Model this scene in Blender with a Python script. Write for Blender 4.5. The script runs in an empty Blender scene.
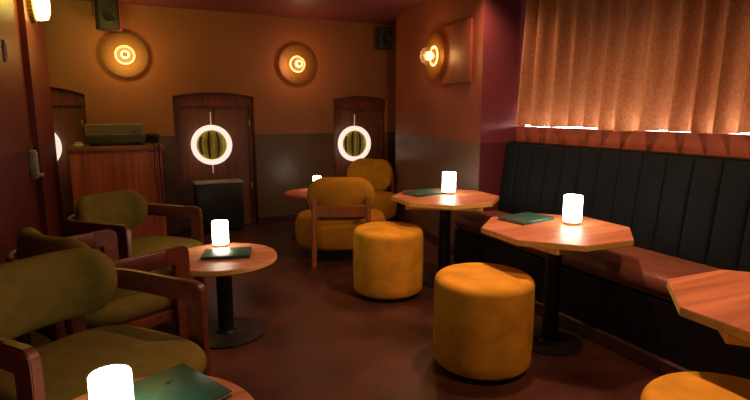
import bpy, bmesh, math, random
from math import sin, cos, pi, radians, hypot, atan2
from mathutils import Vector, Matrix
random.seed(7)
COL = bpy.context.scene.collection
SC = bpy.context.scene

# ------------------------------------------------------------------ materials
def _nt(name):
    m = bpy.data.materials.new(name); m.use_nodes = True
    nt = m.node_tree
    return m, nt, nt.nodes['Principled BSDF']

def noise_mat(name, c1, c2, rough=0.6, scale=8.0, bump=0.0, bscale=None, metallic=0.0, rough2=None,
              stretch=(1, 1, 1), sheen=0.0, detail=4.0, spec=0.5, coat=0.0, lo=0.35, hi=0.65):
    m, nt, b = _nt(name)
    tc = nt.nodes.new('ShaderNodeTexCoord'); mp = nt.nodes.new('ShaderNodeMapping')
    mp.inputs['Scale'].default_value = stretch
    nt.links.new(tc.outputs['Object'], mp.inputs['Vector'])
    n = nt.nodes.new('ShaderNodeTexNoise'); n.inputs['Scale'].default_value = scale; n.inputs['Detail'].default_value = detail
    nt.links.new(mp.outputs[0], n.inputs['Vector'])
    r = nt.nodes.new('ShaderNodeValToRGB')
    r.color_ramp.elements[0].position = lo; r.color_ramp.elements[1].position = hi
    r.color_ramp.elements[0].color = (*c1, 1); r.color_ramp.elements[1].color = (*c2, 1)
    nt.links.new(n.outputs['Fac'], r.inputs[0]); nt.links.new(r.outputs[0], b.inputs['Base Color'])
    b.inputs['Roughness'].default_value = rough; b.inputs['Metallic'].default_value = metallic
    b.inputs['Specular IOR Level'].default_value = spec
    if coat: b.inputs['Coat Weight'].default_value = coat; b.inputs['Coat Roughness'].default_value = 0.2
    if sheen: b.inputs['Sheen Weight'].default_value = sheen; b.inputs['Sheen Roughness'].default_value = 0.4
    if rough2 is not None:
        mr = nt.nodes.new('ShaderNodeMapRange'); mr.inputs['From Min'].default_value = 0.3; mr.inputs['From Max'].default_value = 0.7
        mr.inputs['To Min'].default_value = rough; mr.inputs['To Max'].default_value = rough2
        nt.links.new(n.outputs['Fac'], mr.inputs['Value']); nt.links.new(mr.outputs[0], b.inputs['Roughness'])
    if bump:
        n2 = nt.nodes.new('ShaderNodeTexNoise'); n2.inputs['Scale'].default_value = bscale or scale * 4
        nt.links.new(mp.outputs[0], n2.inputs['Vector'])
        bp = nt.nodes.new('ShaderNodeBump'); bp.inputs['Strength'].default_value = bump; bp.inputs['Distance'].default_value = 0.02
        nt.links.new(n2.outputs['Fac'], bp.inputs['Height']); nt.links.new(bp.outputs[0], b.inputs['Normal'])
    return m

def wall_mat(name, upper, lower, split, rough_u=0.5, rough_l=0.32):
    """painted wall: upper colour, darker gloss paint below the split height"""
    m, nt, b = _nt(name)
    g = nt.nodes.new('ShaderNodeNewGeometry'); s = nt.nodes.new('ShaderNodeSeparateXYZ')
    nt.links.new(g.outputs['Position'], s.inputs[0])
    n = nt.nodes.new('ShaderNodeTexNoise'); n.inputs['Scale'].default_value = 1.3; n.inputs['Detail'].default_value = 5
    nt.links.new(g.outputs['Position'], n.inputs['Vector'])
    lt = nt.nodes.new('ShaderNodeMath'); lt.operation = 'LESS_THAN'; lt.inputs[1].default_value = split
    nt.links.new(s.outputs['Z'], lt.inputs[0])
    def ramp(c):
        r = nt.nodes.new('ShaderNodeValToRGB')
        r.color_ramp.elements[0].position = 0.3; r.color_ramp.elements[1].position = 0.7
        r.color_ramp.elements[0].color = (*[v * 0.85 for v in c], 1); r.color_ramp.elements[1].color = (*[v * 1.12 for v in c], 1)
        nt.links.new(n.outputs['Fac'], r.inputs[0]); return r
    ru, rl = ramp(upper), ramp(lower)
    mx = nt.nodes.new('ShaderNodeMix'); mx.data_type = 'RGBA'
    nt.links.new(lt.outputs[0], mx.inputs[0]); nt.links.new(ru.outputs[0], mx.inputs[6]); nt.links.new(rl.outputs[0], mx.inputs[7])
    nt.links.new(mx.outputs[2], b.inputs['Base Color'])
    mr = nt.nodes.new('ShaderNodeMix'); mr.data_type = 'FLOAT'
    mr.inputs[2].default_value = rough_u; mr.inputs[3].default_value = rough_l
    nt.links.new(lt.outputs[0], mr.inputs[0]); nt.links.new(mr.outputs[0], b.inputs['Roughness'])
    b.inputs['Specular IOR Level'].default_value = 0.3
    n2 = nt.nodes.new('ShaderNodeTexNoise'); n2.inputs['Scale'].default_value = 6
    nt.links.new(g.outputs['Position'], n2.inputs['Vector'])
    bp = nt.nodes.new('ShaderNodeBump'); bp.inputs['Strength'].default_value = 0.12; bp.inputs['Distance'].default_value = 0.05
    nt.links.new(n2.outputs['Fac'], bp.inputs['Height']); nt.links.new(bp.outputs[0], b.inputs['Normal'])
    return m

def wood_mat(name, c1, c2, rough=0.4, axis='X', scale=3.0, coat=0.0):
    m, nt, b = _nt(name)
    tc = nt.nodes.new('ShaderNodeTexCoord'); mp = nt.nodes.new('ShaderNodeMapping')
    st = {'X': (0.6, 9, 9), 'Y': (9, 0.6, 9), 'Z': (9, 9, 0.6)}[axis]
    mp.inputs['Scale'].default_value = st
    nt.links.new(tc.outputs['Object'], mp.inputs['Vector'])
    n = nt.nodes.new('ShaderNodeTexNoise'); n.inputs['Scale'].default_value = scale; n.inputs['Detail'].default_value = 6
    n.inputs['Distortion'].default_value = 0.6
    nt.links.new(mp.outputs[0], n.inputs['Vector'])
    r = nt.nodes.new('ShaderNodeValToRGB'); r.color_ramp.elements[0].position = 0.3; r.color_ramp.elements[1].position = 0.7
    r.color_ramp.elements[0].color = (*c1, 1); r.color_ramp.elements[1].color = (*c2, 1)
    nt.links.new(n.outputs['Fac'], r.inputs[0]); nt.links.new(r.outputs[0], b.inputs['Base Color'])
    b.inputs['Roughness'].default_value = rough
    if coat: b.inputs['Coat Weight'].default_value = coat; b.inputs['Coat Roughness'].default_value = 0.15
    return m

def emit_mat(name, col, strength, vary=0.0, vscale=4.0):
    m, nt, b = _nt(name)
    b.inputs['Base Color'].default_value = (0.8, 0.8, 0.78, 1); b.inputs['Roughness'].default_value = 0.4
    b.inputs['Emission Color'].default_value = (*col, 1); b.inputs['Emission Strength'].default_value = strength
    if vary:
        tc = nt.nodes.new('ShaderNodeTexCoord'); n = nt.nodes.new('ShaderNodeTexNoise'); n.inputs['Scale'].default_value = vscale
        nt.links.new(tc.outputs['Object'], n.inputs['Vector'])
        mr = nt.nodes.new('ShaderNodeMapRange'); mr.inputs['To Min'].default_value = strength * (1 - vary); mr.inputs['To Max'].default_value = strength * (1 + vary)
        nt.links.new(n.outputs['Fac'], mr.inputs['Value']); nt.links.new(mr.outputs[0], b.inputs['Emission Strength'])
    return m

M = {}
M['wall_far'] = wall_mat('wall_far_paint', (0.30, 0.122, 0.050), (0.105, 0.058, 0.030), 1.17, 0.5, 0.36)
M['wall_left'] = wall_mat('wall_left_paint', (0.22, 0.045, 0.042), (0.13, 0.024, 0.028), 1.17, 0.45, 0.4)
M['wall_right'] = wall_mat('wall_right_paint', (0.25, 0.072, 0.036), (0.15, 0.078, 0.046), 1.17, 0.5, 0.33)
M['wall_return'] = wall_mat('wall_return_paint', (0.165, 0.040, 0.050), (0.10, 0.022, 0.028), 1.17, 0.5, 0.4)
M['wall_bench'] = wall_mat('wall_bench_paint', (0.27, 0.072, 0.034), (0.27, 0.072, 0.034), 0.1, 0.5, 0.5)
M['ceiling'] = noise_mat('ceiling_paint', (0.16, 0.040, 0.046), (0.19, 0.050, 0.055), 0.5, 2.0, 0.05)
M['floor'] = noise_mat('polished_floor', (0.018, 0.0065, 0.004), (0.105, 0.034, 0.020), 0.30, 1.9, 0.12, 9, rough2=0.5, detail=8, lo=0.3, hi=0.72)
M['base'] = noise_mat('skirting_paint', (0.05, 0.016, 0.013), (0.065, 0.022, 0.017), 0.35, 3)
M['doorwood'] = wood_mat('dark_red_wood', (0.10, 0.020, 0.012), (0.22, 0.048, 0.024), 0.38, 'Z', 2.0)
M['doorpanel'] = wood_mat('dark_brown_panel', (0.13, 0.042, 0.020), (0.22, 0.075, 0.034), 0.4, 'Z', 2.2)
M['counterwood'] = wood_mat('red_counter_wood', (0.34, 0.070, 0.042), (0.60, 0.150, 0.085), 0.42, 'Z', 2.2)
M['countertop'] = wood_mat('counter_top_wood', (0.24, 0.085, 0.035), (0.36, 0.13, 0.055), 0.4, 'X', 2.0)
M['tabletop'] = wood_mat('table_top_wood', (0.32, 0.105, 0.040), (0.58, 0.225, 0.100), 0.46, 'X', 1.8, 0.0)
M['tableedge'] = wood_mat('table_edge_wood', (0.62, 0.40, 0.085), (0.80, 0.52, 0.13), 0.55, 'X', 3)
M['armwood'] = wood_mat('chair_red_wood', (0.085, 0.019, 0.010), (0.170, 0.042, 0.020), 0.36, 'X', 2.0, 0.1)
M['postwood'] = wood_mat('chair_brown_wood', (0.20, 0.070, 0.015), (0.30, 0.112, 0.024), 0.38, 'Z', 2.0)
M['olive'] = noise_mat('olive_velvet', (0.155, 0.122, 0.022), (0.190, 0.150, 0.028), 0.9, 14, 0.12, 160, spec=0.15)
M['mustard'] = noise_mat('mustard_fabric', (0.36, 0.170, 0.010), (0.45, 0.215, 0.014), 0.9, 10, 0.12, 140, spec=0.15)
M['stool'] = noise_mat('ochre_velvet', (0.56, 0.290, 0.018), (0.78, 0.400, 0.034), 0.85, 7, 0.12, 40, spec=0.2, detail=7)
M['black'] = noise_mat('black_metal', (0.010, 0.011, 0.012), (0.016, 0.017, 0.018), 0.42, 20, 0.05, metallic=0.3)
M['blackbase'] = noise_mat('black_iron', (0.014, 0.015, 0.016), (0.026, 0.027, 0.028), 0.45, 30, 0.15, 60, metallic=0.5)
M['plinth'] = noise_mat('dark_plinth', (0.045, 0.020, 0.016), (0.065, 0.028, 0.022), 0.5, 4)
M['benchback'] = noise_mat('black_green_leather', (0.003, 0.0062, 0.0085), (0.005, 0.009, 0.012), 0.6, 18, 0.15, 120, spec=0.12)
M['benchseat'] = noise_mat('brown_leather', (0.150, 0.052, 0.028), (0.195, 0.072, 0.040), 0.42, 7, 0.15, 90)
M['benchdark'] = noise_mat('bench_front_board', (0.005, 0.005, 0.006), (0.008, 0.008, 0.009), 0.55, 4, spec=0.2)
M['menu'] = noise_mat('green_menu_leather', (0.012, 0.070, 0.048), (0.018, 0.090, 0.062), 0.36, 30, 0.1, 150)
M['menudark'] = noise_mat('dark_green_emblem', (0.005, 0.026, 0.018), (0.008, 0.032, 0.022), 0.5, 30)
M['paper'] = noise_mat('menu_pages', (0.42, 0.44, 0.36), (0.55, 0.56, 0.46), 0.7, 60)
M['brass'] = noise_mat('lamp_base_brass', (0.55, 0.40, 0.22), (0.65, 0.48, 0.28), 0.3, 10, metallic=0.9)
M['chrome'] = noise_mat('chrome_cap', (0.6, 0.58, 0.55), (0.7, 0.68, 0.64), 0.15, 10, metallic=1.0)
M['lamp'] = emit_mat('frosted_lamp_glass', (1.0, 0.90, 0.68), 16.0)
M['lampglow'] = emit_mat('frosted_lamp_inside', (1.0, 0.90, 0.66), 4.0)
M['ring'] = emit_mat('ring_light_glow', (1.0, 0.78, 0.68), 0.98)
M['rod'] = emit_mat('rod_painted_glow', (1.0, 0.55, 0.38), 0.25)  # rod is no lamp; weak emission paints the ring's light onto it
M['bulb'] = emit_mat('amber_bulb', (1.0, 0.66, 0.26), 4.0)
M['halo'] = emit_mat('amber_halo', (1.0, 0.60, 0.22), 1.5)
M['bulkhead'] = emit_mat('bulkhead_opal', (1.0, 0.86, 0.26), 7.0)
M['strip'] = emit_mat('added_sill_glow', (1.0, 0.76, 0.72), 60.0)
M['bronze'] = noise_mat('ribbed_bronze', (0.22, 0.15, 0.03), (0.32, 0.22, 0.05), 0.4, 10, metallic=0.6)
M['speaker'] = noise_mat('speaker_black', (0.007, 0.008, 0.007), (0.012, 0.013, 0.011), 0.5, 30, 0.1, 100)
M['grille'] = noise_mat('speaker_grille', (0.016, 0.022, 0.015), (0.028, 0.036, 0.025), 0.6, 90, 0.3, 200)
M['redwood'] = noise_mat('speaker_red_side', (0.20, 0.035, 0.018), (0.25, 0.05, 0.024), 0.5, 6)
M['subgreen'] = noise_mat('dark_green_cabinet', (0.006, 0.010, 0.007), (0.010, 0.015, 0.011), 0.4, 8)
M['deck'] = noise_mat('turntable_olive', (0.040, 0.044, 0.018), (0.055, 0.060, 0.026), 0.45, 10)
M['vinyl'] = noise_mat('record_black', (0.008, 0.008, 0.009), (0.014, 0.014, 0.015), 0.3, 30)
M['vlabel'] = noise_mat('record_label', (0.45, 0.20, 0.10), (0.55, 0.25, 0.12), 0.5, 20)
M['white'] = noise_mat('cream_plastic', (0.62, 0.52, 0.36), (0.70, 0.60, 0.42), 0.5, 10)
M['greybox'] = noise_mat('grey_green_metal', (0.30, 0.34, 0.25), (0.40, 0.43, 0.33), 0.4, 12, metallic=0.2)
M['cable'] = noise_mat('black_rubber', (0.010, 0.008, 0.010), (0.016, 0.013, 0.016), 0.5, 20)
M['frost'] = noise_mat('window_frame_paint', (0.25, 0.10, 0.06), (0.30, 0.12, 0.07), 0.5, 5)
M['cbg'] = noise_mat('disc_yellow', (0.55, 0.42, 0.06), (0.75, 0.60, 0.12), 0.6, 10)
M['cdark'] = noise_mat('cactus_dark', (0.012, 0.035, 0.010), (0.03, 0.06, 0.018), 0.6, 14)
M['clight'] = noise_mat('cactus_light', (0.42, 0.44, 0.05), (0.66, 0.64, 0.11), 0.6, 12)
M['cdot'] = noise_mat('cactus_spines', (0.85, 0.76, 0.25), (0.92, 0.84, 0.35), 0.6, 12)

def amber_glass():
    m, nt, b = _nt('amber_glass_disc')
    nt.nodes.remove(b)
    out = nt.nodes['Material Output']
    tc = nt.nodes.new('ShaderNodeTexCoord'); sep = nt.nodes.new('ShaderNodeSeparateXYZ')
    nt.links.new(tc.outputs['Object'], sep.inputs[0])
    vl = nt.nodes.new('ShaderNodeVectorMath'); vl.operation = 'LENGTH'
    cmb = nt.nodes.new('ShaderNodeCombineXYZ')
    nt.links.new(sep.outputs['X'], cmb.inputs['X']); nt.links.new(sep.outputs['Y'], cmb.inputs['Y'])
    nt.links.new(cmb.outputs[0], vl.inputs[0])
    ramp = nt.nodes.new('ShaderNodeValToRGB'); cr = ramp.color_ramp  # bulb's glow painted into the glass: bright centre falling to a dark rim
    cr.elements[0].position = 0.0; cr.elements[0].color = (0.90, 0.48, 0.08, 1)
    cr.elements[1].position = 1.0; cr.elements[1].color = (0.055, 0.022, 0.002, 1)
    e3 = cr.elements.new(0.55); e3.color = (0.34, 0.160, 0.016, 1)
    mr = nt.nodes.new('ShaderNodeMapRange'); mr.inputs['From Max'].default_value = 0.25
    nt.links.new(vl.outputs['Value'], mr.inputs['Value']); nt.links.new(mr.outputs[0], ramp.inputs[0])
    tr = nt.nodes.new('ShaderNodeBsdfTransparent'); tr.inputs[0].default_value = (0.75, 0.40, 0.10, 1)
    df = nt.nodes.new('ShaderNodeBsdfTranslucent'); nt.links.new(ramp.outputs[0], df.inputs[0])
    d2 = nt.nodes.new('ShaderNodeBsdfDiffuse'); nt.links.new(ramp.outputs[0], d2.inputs[0])
    gl = nt.nodes.new('ShaderNodeBsdfGlossy'); gl.inputs['Roughness'].default_value = 0.4
    gl.inputs[0].default_value = (1.0, 0.72, 0.36, 1)
    wv = nt.nodes.new('ShaderNodeMath'); wv.operation = 'MULTIPLY'; wv.inputs[1].default_value = 260
    nt.links.new(vl.outputs['Value'], wv.inputs[0])
    sn = nt.nodes.new('ShaderNodeMath'); sn.operation = 'SINE'; nt.links.new(wv.outputs[0], sn.inputs[0])
    bp = nt.nodes.new('ShaderNodeBump'); bp.inputs['Strength'].default_value = 0.5; bp.inputs['Distance'].default_value = 0.004
    nt.links.new(sn.outputs[0], bp.inputs['Height']); nt.links.new(bp.outputs[0], d2.inputs['Normal'])
    def mix(f, a, c):
        x = nt.nodes.new('ShaderNodeMixShader'); x.inputs[0].default_value = f
        nt.links.new(a.outputs[0], x.inputs[1]); nt.links.new(c.outputs[0], x.inputs[2]); return x
    a = mix(0.55, df, d2); a = mix(0.09, a, gl); a = mix(0.30, a, tr)
    nt.links.new(a.outputs[0], out.inputs[0]); return m
M['amber'] = amber_glass()

def clear_mat(name, col, f, dcol=(0.45, 0.42, 0.36)):
    m, nt, b = _nt(name); nt.nodes.remove(b); out = nt.nodes['Material Output']
    tr = nt.nodes.new('ShaderNodeBsdfTransparent'); tr.inputs[0].default_value = (*col, 1)
    gl = nt.nodes.new('ShaderNodeBsdfGlossy'); gl.inputs['Roughness'].default_value = 0.08
    df = nt.nodes.new('ShaderNodeBsdfDiffuse'); df.inputs[0].default_value = (*dcol, 1)
    n = nt.nodes.new('ShaderNodeTexNoise'); n.inputs['Scale'].default_value = 18
    mr = nt.nodes.new('ShaderNodeMapRange'); mr.inputs['To Min'].default_value = f * 0.4; mr.inputs['To Max'].default_value = f * 1.6
    nt.links.new(n.outputs['Fac'], mr.inputs['Value'])
    x = nt.nodes.new('ShaderNodeMixShader'); x.inputs[0].default_value = 0.3
    nt.links.new(gl.outputs[0], x.inputs[1]); nt.links.new(df.outputs[0], x.inputs[2])
    y = nt.nodes.new('ShaderNodeMixShader'); nt.links.new(mr.outputs[0], y.inputs[0])
    nt.links.new(tr.outputs[0], y.inputs[1]); nt.links.new(x.outputs[0], y.inputs[2])
    nt.links.new(y.outputs[0], out.inputs[0]); return m
M['acrylic'] = clear_mat('clear_acrylic', (0.95, 0.91, 0.82), 0.32, (0.75, 0.70, 0.62))
M['acryledge'] = clear_mat('acrylic_edge_highlight', (0.95, 0.9, 0.8), 0.9, (0.95, 0.90, 0.85))  # pale strips paint the highlights along the lid edges
M['glass'] = clear_mat('window_glass', (0.6, 0.55, 0.5), 0.2)
M['bulbglass'] = clear_mat('clear_globe_glass', (1.0, 0.93, 0.78), 0.2)

def curtain_mat():
    m, nt, b = _nt('curtain_linen')
    nt.nodes.remove(b); out = nt.nodes['Material Output']
    tc = nt.nodes.new('ShaderNodeTexCoord'); mp = nt.nodes.new('ShaderNodeMapping'); mp.inputs['Scale'].default_value = (16, 40, 14)
    nt.links.new(tc.outputs['Object'], mp.inputs['Vector'])
    n = nt.nodes.new('ShaderNodeTexNoise'); n.inputs['Scale'].default_value = 3.0; n.inputs['Detail'].default_value = 5
    nt.links.new(mp.outputs[0], n.inputs['Vector'])
    r = nt.nodes.new('ShaderNodeValToRGB'); r.color_ramp.elements[0].position = 0.33; r.color_ramp.elements[1].position = 0.68
    r.color_ramp.elements[0].color = (0.42, 0.210, 0.095, 1); r.color_ramp.elements[1].color = (0.60, 0.32, 0.155, 1)
    nt.links.new(n.outputs['Fac'], r.inputs[0])
    d = nt.nodes.new('ShaderNodeBsdfDiffuse'); t = nt.nodes.new('ShaderNodeBsdfTranslucent')
    nt.links.new(r.outputs[0], d.inputs[0]); nt.links.new(r.outputs[0], t.inputs[0])
    bp = nt.nodes.new('ShaderNodeBump'); bp.inputs['Strength'].default_value = 0.3; bp.inputs['Distance'].default_value = 0.004
    nt.links.new(n.outputs['Fac'], bp.inputs['Height']); nt.links.new(bp.outputs[0], d.inputs['Normal'])
    x = nt.nodes.new('ShaderNodeMixShader'); x.inputs[0].default_value = 0.32
    nt.links.new(d.outputs[0], x.inputs[1]); nt.links.new(t.outputs[0], x.inputs[2])
    nt.links.new(x.outputs[0], out.inputs[0]); return m
M['curtain'] = curtain_mat()

# ------------------------------------------------------------------ mesh helpers
def obj(name, bm, mat, parent=None, smooth=True, loc=None, rot=None, angle=40):
    me = bpy.data.meshes.new(name)
    bmesh.ops.recalc_face_normals(bm, faces=bm.faces)
    bm.to_mesh(me); bm.free()
    for mm in (mat if isinstance(mat, (list, tuple)) else [mat]): me.materials.append(M[mm])
    if smooth:
        me.polygons.foreach_set('use_smooth', [True] * len(me.polygons))
        try: me.set_sharp_from_angle(angle=radians(angle))
        except Exception: pass
    o = bpy.data.objects.new(name, me); COL.objects.link(o)
    if parent: o.parent = parent
    if loc is not None: o.location = loc
    if rot is not None: o.rotation_euler = rot
    return o

def thing(name, label, cat, loc=(0, 0, 0), rz=0.0, group=None):
    o = bpy.data.objects.new(name, None); COL.objects.link(o)
    o.empty_display_size = 0.1; o.location = loc; o.rotation_euler = (0, 0, rz)
    return tag(o, label, cat, group)

def tag(o, label, cat, group=None):
    o['label'] = label; o['category'] = cat
    if group: o['group'] = group
    return o

def struct(name, bm, mat, parent=None, smooth=False, **k):
    o = obj(name, bm, mat, parent, smooth, **k)
    if parent is None: o['kind'] = 'structure'
    return o

def dup(root, loc, rz, label, group=None):
    r = root.copy(); COL.objects.link(r); r.location = loc; r.rotation_euler = (root.rotation_euler[0], root.rotation_euler[1], rz)
    r['label'] = label
    if group: r['group'] = group
    for ch in list(root.children):
        c = ch.copy(); COL.objects.link(c); c.parent = r
        for g in list(ch.children):
            d = g.copy(); COL.objects.link(d); d.parent = c
    return r

def box(bm, x0, x1, y0, y1, z0, z1, bev=0.0, seg=2, mi=0, mat=None):
    vs = [bm.verts.new((x, y, z)) for x in (x0, x1) for y in (y0, y1) for z in (z0, z1)]
    fs = [(0, 1, 3, 2), (4, 6, 7, 5), (0, 4, 5, 1), (2, 3, 7, 6), (0, 2, 6, 4), (1, 5, 7, 3)]
    faces = [bm.faces.new([vs[i] for i in f]) for f in fs]
    for f in faces: f.material_index = mi
    if mat is not None: bmesh.ops.transform(bm, matrix=mat, verts=vs)
    if bev:
        es = list({e for f in faces for e in f.edges})
        bmesh.ops.bevel(bm, geom=es, offset=bev, segments=seg, affect='EDGES', profile=0.5)
    return bm

def prism(bm, pts, z0, z1, bev=0.0, seg=2, mi_top=0, mi_side=0, mat=None):
    """extrude a polygon (xy) between z0 and z1"""
    a = [bm.verts.new((x, y, z0)) for x, y in pts]; b = [bm.verts.new((x, y, z1)) for x, y in pts]
    n = len(pts); F = [bm.faces.new(a[::-1]), bm.faces.new(b)]
    F[0].material_index = mi_side; F[1].material_index = mi_top
    for i in range(n):
        f = bm.faces.new((a[i], a[(i + 1) % n], b[(i + 1) % n], b[i])); f.material_index = mi_side; F.append(f)
    if mat is not None: bmesh.ops.transform(bm, matrix=mat, verts=a + b)
    if bev:
        es = list({e for f in F[:2] for e in f.edges})
        bmesh.ops.bevel(bm, geom=es, offset=bev, segments=seg, affect='EDGES')
    return bm

def lathe(bm, prof, n=48, mat=None, mi=0):
    """revolve (r, z) profile about Z"""
    rings = []; new = []
    for r, z in prof:
        if r < 1e-6:
            v = bm.verts.new((0, 0, z)); rings.append([v]); new.append(v)
        else:
            ring = [bm.verts.new((r * cos(2 * pi * i / n), r * sin(2 * pi * i / n), z)) for i in range(n)]
            rings.append(ring); new += ring
    for a, b in zip(rings, rings[1:]):
        for i in range(n):
            j = (i + 1) % n
            if len(a) == 1 and len(b) == 1: continue
            if len(a) == 1: f = bm.faces.new((a[0], b[j], b[i]))
            elif len(b) == 1: f = bm.faces.new((a[i], a[j], b[0]))
            else: f = bm.faces.new((a[i], a[j], b[j], b[i]))
            f.material_index = mi
    if mat is not None: bmesh.ops.transform(bm, matrix=mat, verts=new)
    return bm

def tube(bm, pts, r, n=8, caps=True, mi=0):
    pts = [Vector(p) for p in pts]; rings = []
    prev = None
    for i, p in enumerate(pts):
        t = (pts[min(i + 1, len(pts) - 1)] - pts[max(i - 1, 0)]).normalized()
        if prev is None:
            u = t.orthogonal().normalized()
        else:
            u = (prev - t * prev.dot(t)).normalized()
        prev = u; v = t.cross(u)
        rings.append([bm.verts.new(p + r * (cos(2 * pi * k / n) * u + sin(2 * pi * k / n) * v)) for k in range(n)])
    for a, b in zip(rings, rings[1:]):
        for k in range(n):
            f = bm.faces.new((a[k], a[(k + 1) % n], b[(k + 1) % n], b[k])); f.material_index = mi
    if caps:
        bm.faces.new(rings[0][::-1]).material_index = mi; bm.faces.new(rings[-1]).material_index = mi
    return bm

def sweep_rect(bm, pts, normals, up, w, h, bev=0.006):
    """sweep a rounded rectangle along pts: w along normals[i], h along up[i]"""
    rings = []
    for p, nn, uu in zip(pts, normals, up):
        p = Vector(p); nn = Vector(nn); uu = Vector(uu); ring = []
        for sx, sy in ((1, 1), (-1, 1), (-1, -1), (1, -1)):
            c = [(sx * (w / 2 - bev), sy * h / 2), (sx * w / 2, sy * (h / 2 - bev))]
            if sx * sy > 0: c = c[::-1]
            for a, b in c: ring.append(bm.verts.new(p + nn * a + uu * b))
        rings.append(ring)
    n = len(rings[0])
    for a, b in zip(rings, rings[1:]):
        for k in range(n): bm.faces.new((a[k], a[(k + 1) % n], b[(k + 1) % n], b[k]))
    bm.faces.new(rings[0][::-1]); bm.faces.new(rings[-1])
    return bm

# ------------------------------------------------------------------ the room
CZ = 2.63
YB = 6.68
bm = bmesh.new(); box(bm, -1.6, 4.2, -3.2, 7.2, -0.1, 0.0); struct('floor', bm, 'floor')
bm = bmesh.new(); box(bm, -1.6, 4.2, -3.2, 7.2, CZ, CZ + 0.1); struct('ceiling', bm, 'ceiling')

# far wall with three arched niches
DEPTH = 0.16
NICHES = [(-1.20, -0.36, 1.64, 1.72), (0.545, 1.502, 1.635, 1.685), (2.565, 3.375, 1.615, 1.665)]
def arc(x0, x1, zs, zc, n=14):
    return [(x0 + (x1 - x0) * i / n, zs + (zc - zs) * (1 - ((2 * i / n) - 1) ** 2)) for i in range(n + 1)]
bm = bmesh.new()
RY = Matrix.Rotation(radians(90), 4, 'X')     # (x,y,z)->(x,-z,y)
xs = [-1.6]
for a, b, zs, zc in NICHES: xs += [a, b]
xs.append(3.75)
for i in range(0, len(xs), 2): box(bm, xs[i], xs[i + 1], YB, YB + DEPTH, 0, CZ)
for a, b, zs, zc in NICHES:
    pts = [(a, CZ), *[(x, z) for x, z in arc(a, b, zs, zc)], (b, CZ)]
    prism(bm, pts, -YB - DEPTH, -YB, mat=RY)
box(bm, -1.6, 3.75, YB + DEPTH + 0.06, YB + DEPTH + 0.16, 0, CZ)
struct('wall_far', bm, 'wall_far')

def door(name, a, b, zs, zc):
    root = bpy.data.objects.new(name, None); COL.objects.link(root); root['kind'] = 'structure'
    root.location = (a, YB + DEPTH - 0.07, 0)
    w = b - a; fw = 0.05
    bm = bmesh.new()
    box(bm, 0.003, fw, 0, 0.06, 0.001, zs - 0.003, 0.004); box(bm, w - fw, w - 0.003, 0, 0.06, 0.001, zs - 0.003, 0.004)
    top = arc(0.003, w - 0.003, zs - 0.003, zc - 0.003)
    pts = [(x, z) for x, z in top] + [(w - 0.003, zs - 0.12), (0.003, zs - 0.12)]
    prism(bm, pts, -0.055, 0.015, mat=RY)
    obj('door_frame', bm, 'doorwood', root, smooth=False)
    mid = w / 2
    for x0, x1 in ((fw, mid - 0.003), (mid + 0.003, w - fw)):
        bm = bmesh.new(); box(bm, x0, x1, 0.03, 0.055, 0.002, zs - 0.12, 0.003)
        p = obj('door_panel', bm, 'doorpanel', root, smooth=False)
    bm = bmesh.new(); 
    for z in (0.45, 1.27): box(bm, w - fw - 0.008, w - fw + 0.010, -0.008, 0.0, z, z + 0.09, 0.002)
    obj('hinge', bm, 'brass', root)
    return root
for i, nch in enumerate(NICHES): door('door_%d' % (i + 1), *nch)

# left wall (with a shallow pier at its far end), ends short of the far wall
bm = bmesh.new(); box(bm, -0.80, -0.700, -3.2, 5.20, 0, CZ); box(bm, -0.80, -0.652, 5.20, 6.42, 0, CZ)
struct('wall_left', bm, 'wall_left')
bm = bmesh.new(); box(bm, -1.6, -1.5, 6.30, 7.0, 0, CZ); box(bm, -1.6, -0.80, 6.34, 6.42, 0, CZ); struct('wall_recess', bm, 'wall_far')
# right wall, slightly turned, and its return to the bench
RA, RB = Vector((3.184, 6.067)), Vector((2.926, 3.924))
bm = bmesh.new(); prism(bm, [(RA.x, RA.y), (RB.x + 0.0, RB.y), (RB.x + 0.001, RB.y + 0.004), (3.62, RB.y + 0.004), (3.62, RA.y)], 0, CZ)
struct('wall_right', bm, 'wall_right')
bm = bmesh.new(); box(bm, RB.x + 0.0005, 4.1, RB.y - 0.012, RB.y + 0.003, 0, CZ); struct('wall_return', bm, 'wall_return')
bm = bmesh.new(); box(bm, 3.62, 3.72, 5.95, 7.0, 0, CZ); struct('wall_corner', bm, 'wall_far')
# bench wall with the window recess above
XW = 3.33
bm = bmesh.new(); box(bm, XW, 4.1, -3.2, RB.y - 0.012, 0, 1.318)
box(bm, XW + 0.36, 4.1, -3.2, RB.y - 0.012, 1.318, CZ)
struct('wall_bench', bm, 'wall_bench')
bm = bmesh.new(); box(bm, -1.6, 4.2, -3.3, -3.2, 0, CZ); struct('wall_near', bm, 'wall_left')
# window in the recess, hidden by the curtain
wr = bpy.data.objects.new('window_1', None); COL.objects.link(wr); wr['kind'] = 'structure'; wr.location = (XW + 0.33, 2.4, 1.4)
bm = bmesh.new()
for y in (-1.4, -0.47, 0.47, 1.4): box(bm, -0.02, 0.028, y - 0.03, y + 0.03, 0, 1.1)
box(bm, -0.02, 0.028, -1.43, 1.43, 0, 0.06); box(bm, -0.02, 0.028, -1.43, 1.43, 1.04, 1.1)
obj('window_frame', bm, 'frost', wr, smooth=False)
bm = bmesh.new(); box(bm, 0.005, 0.012, -1.39, 1.39, 0.05, 1.05); obj('window_pane', bm, 'glass', wr, smooth=False)

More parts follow.
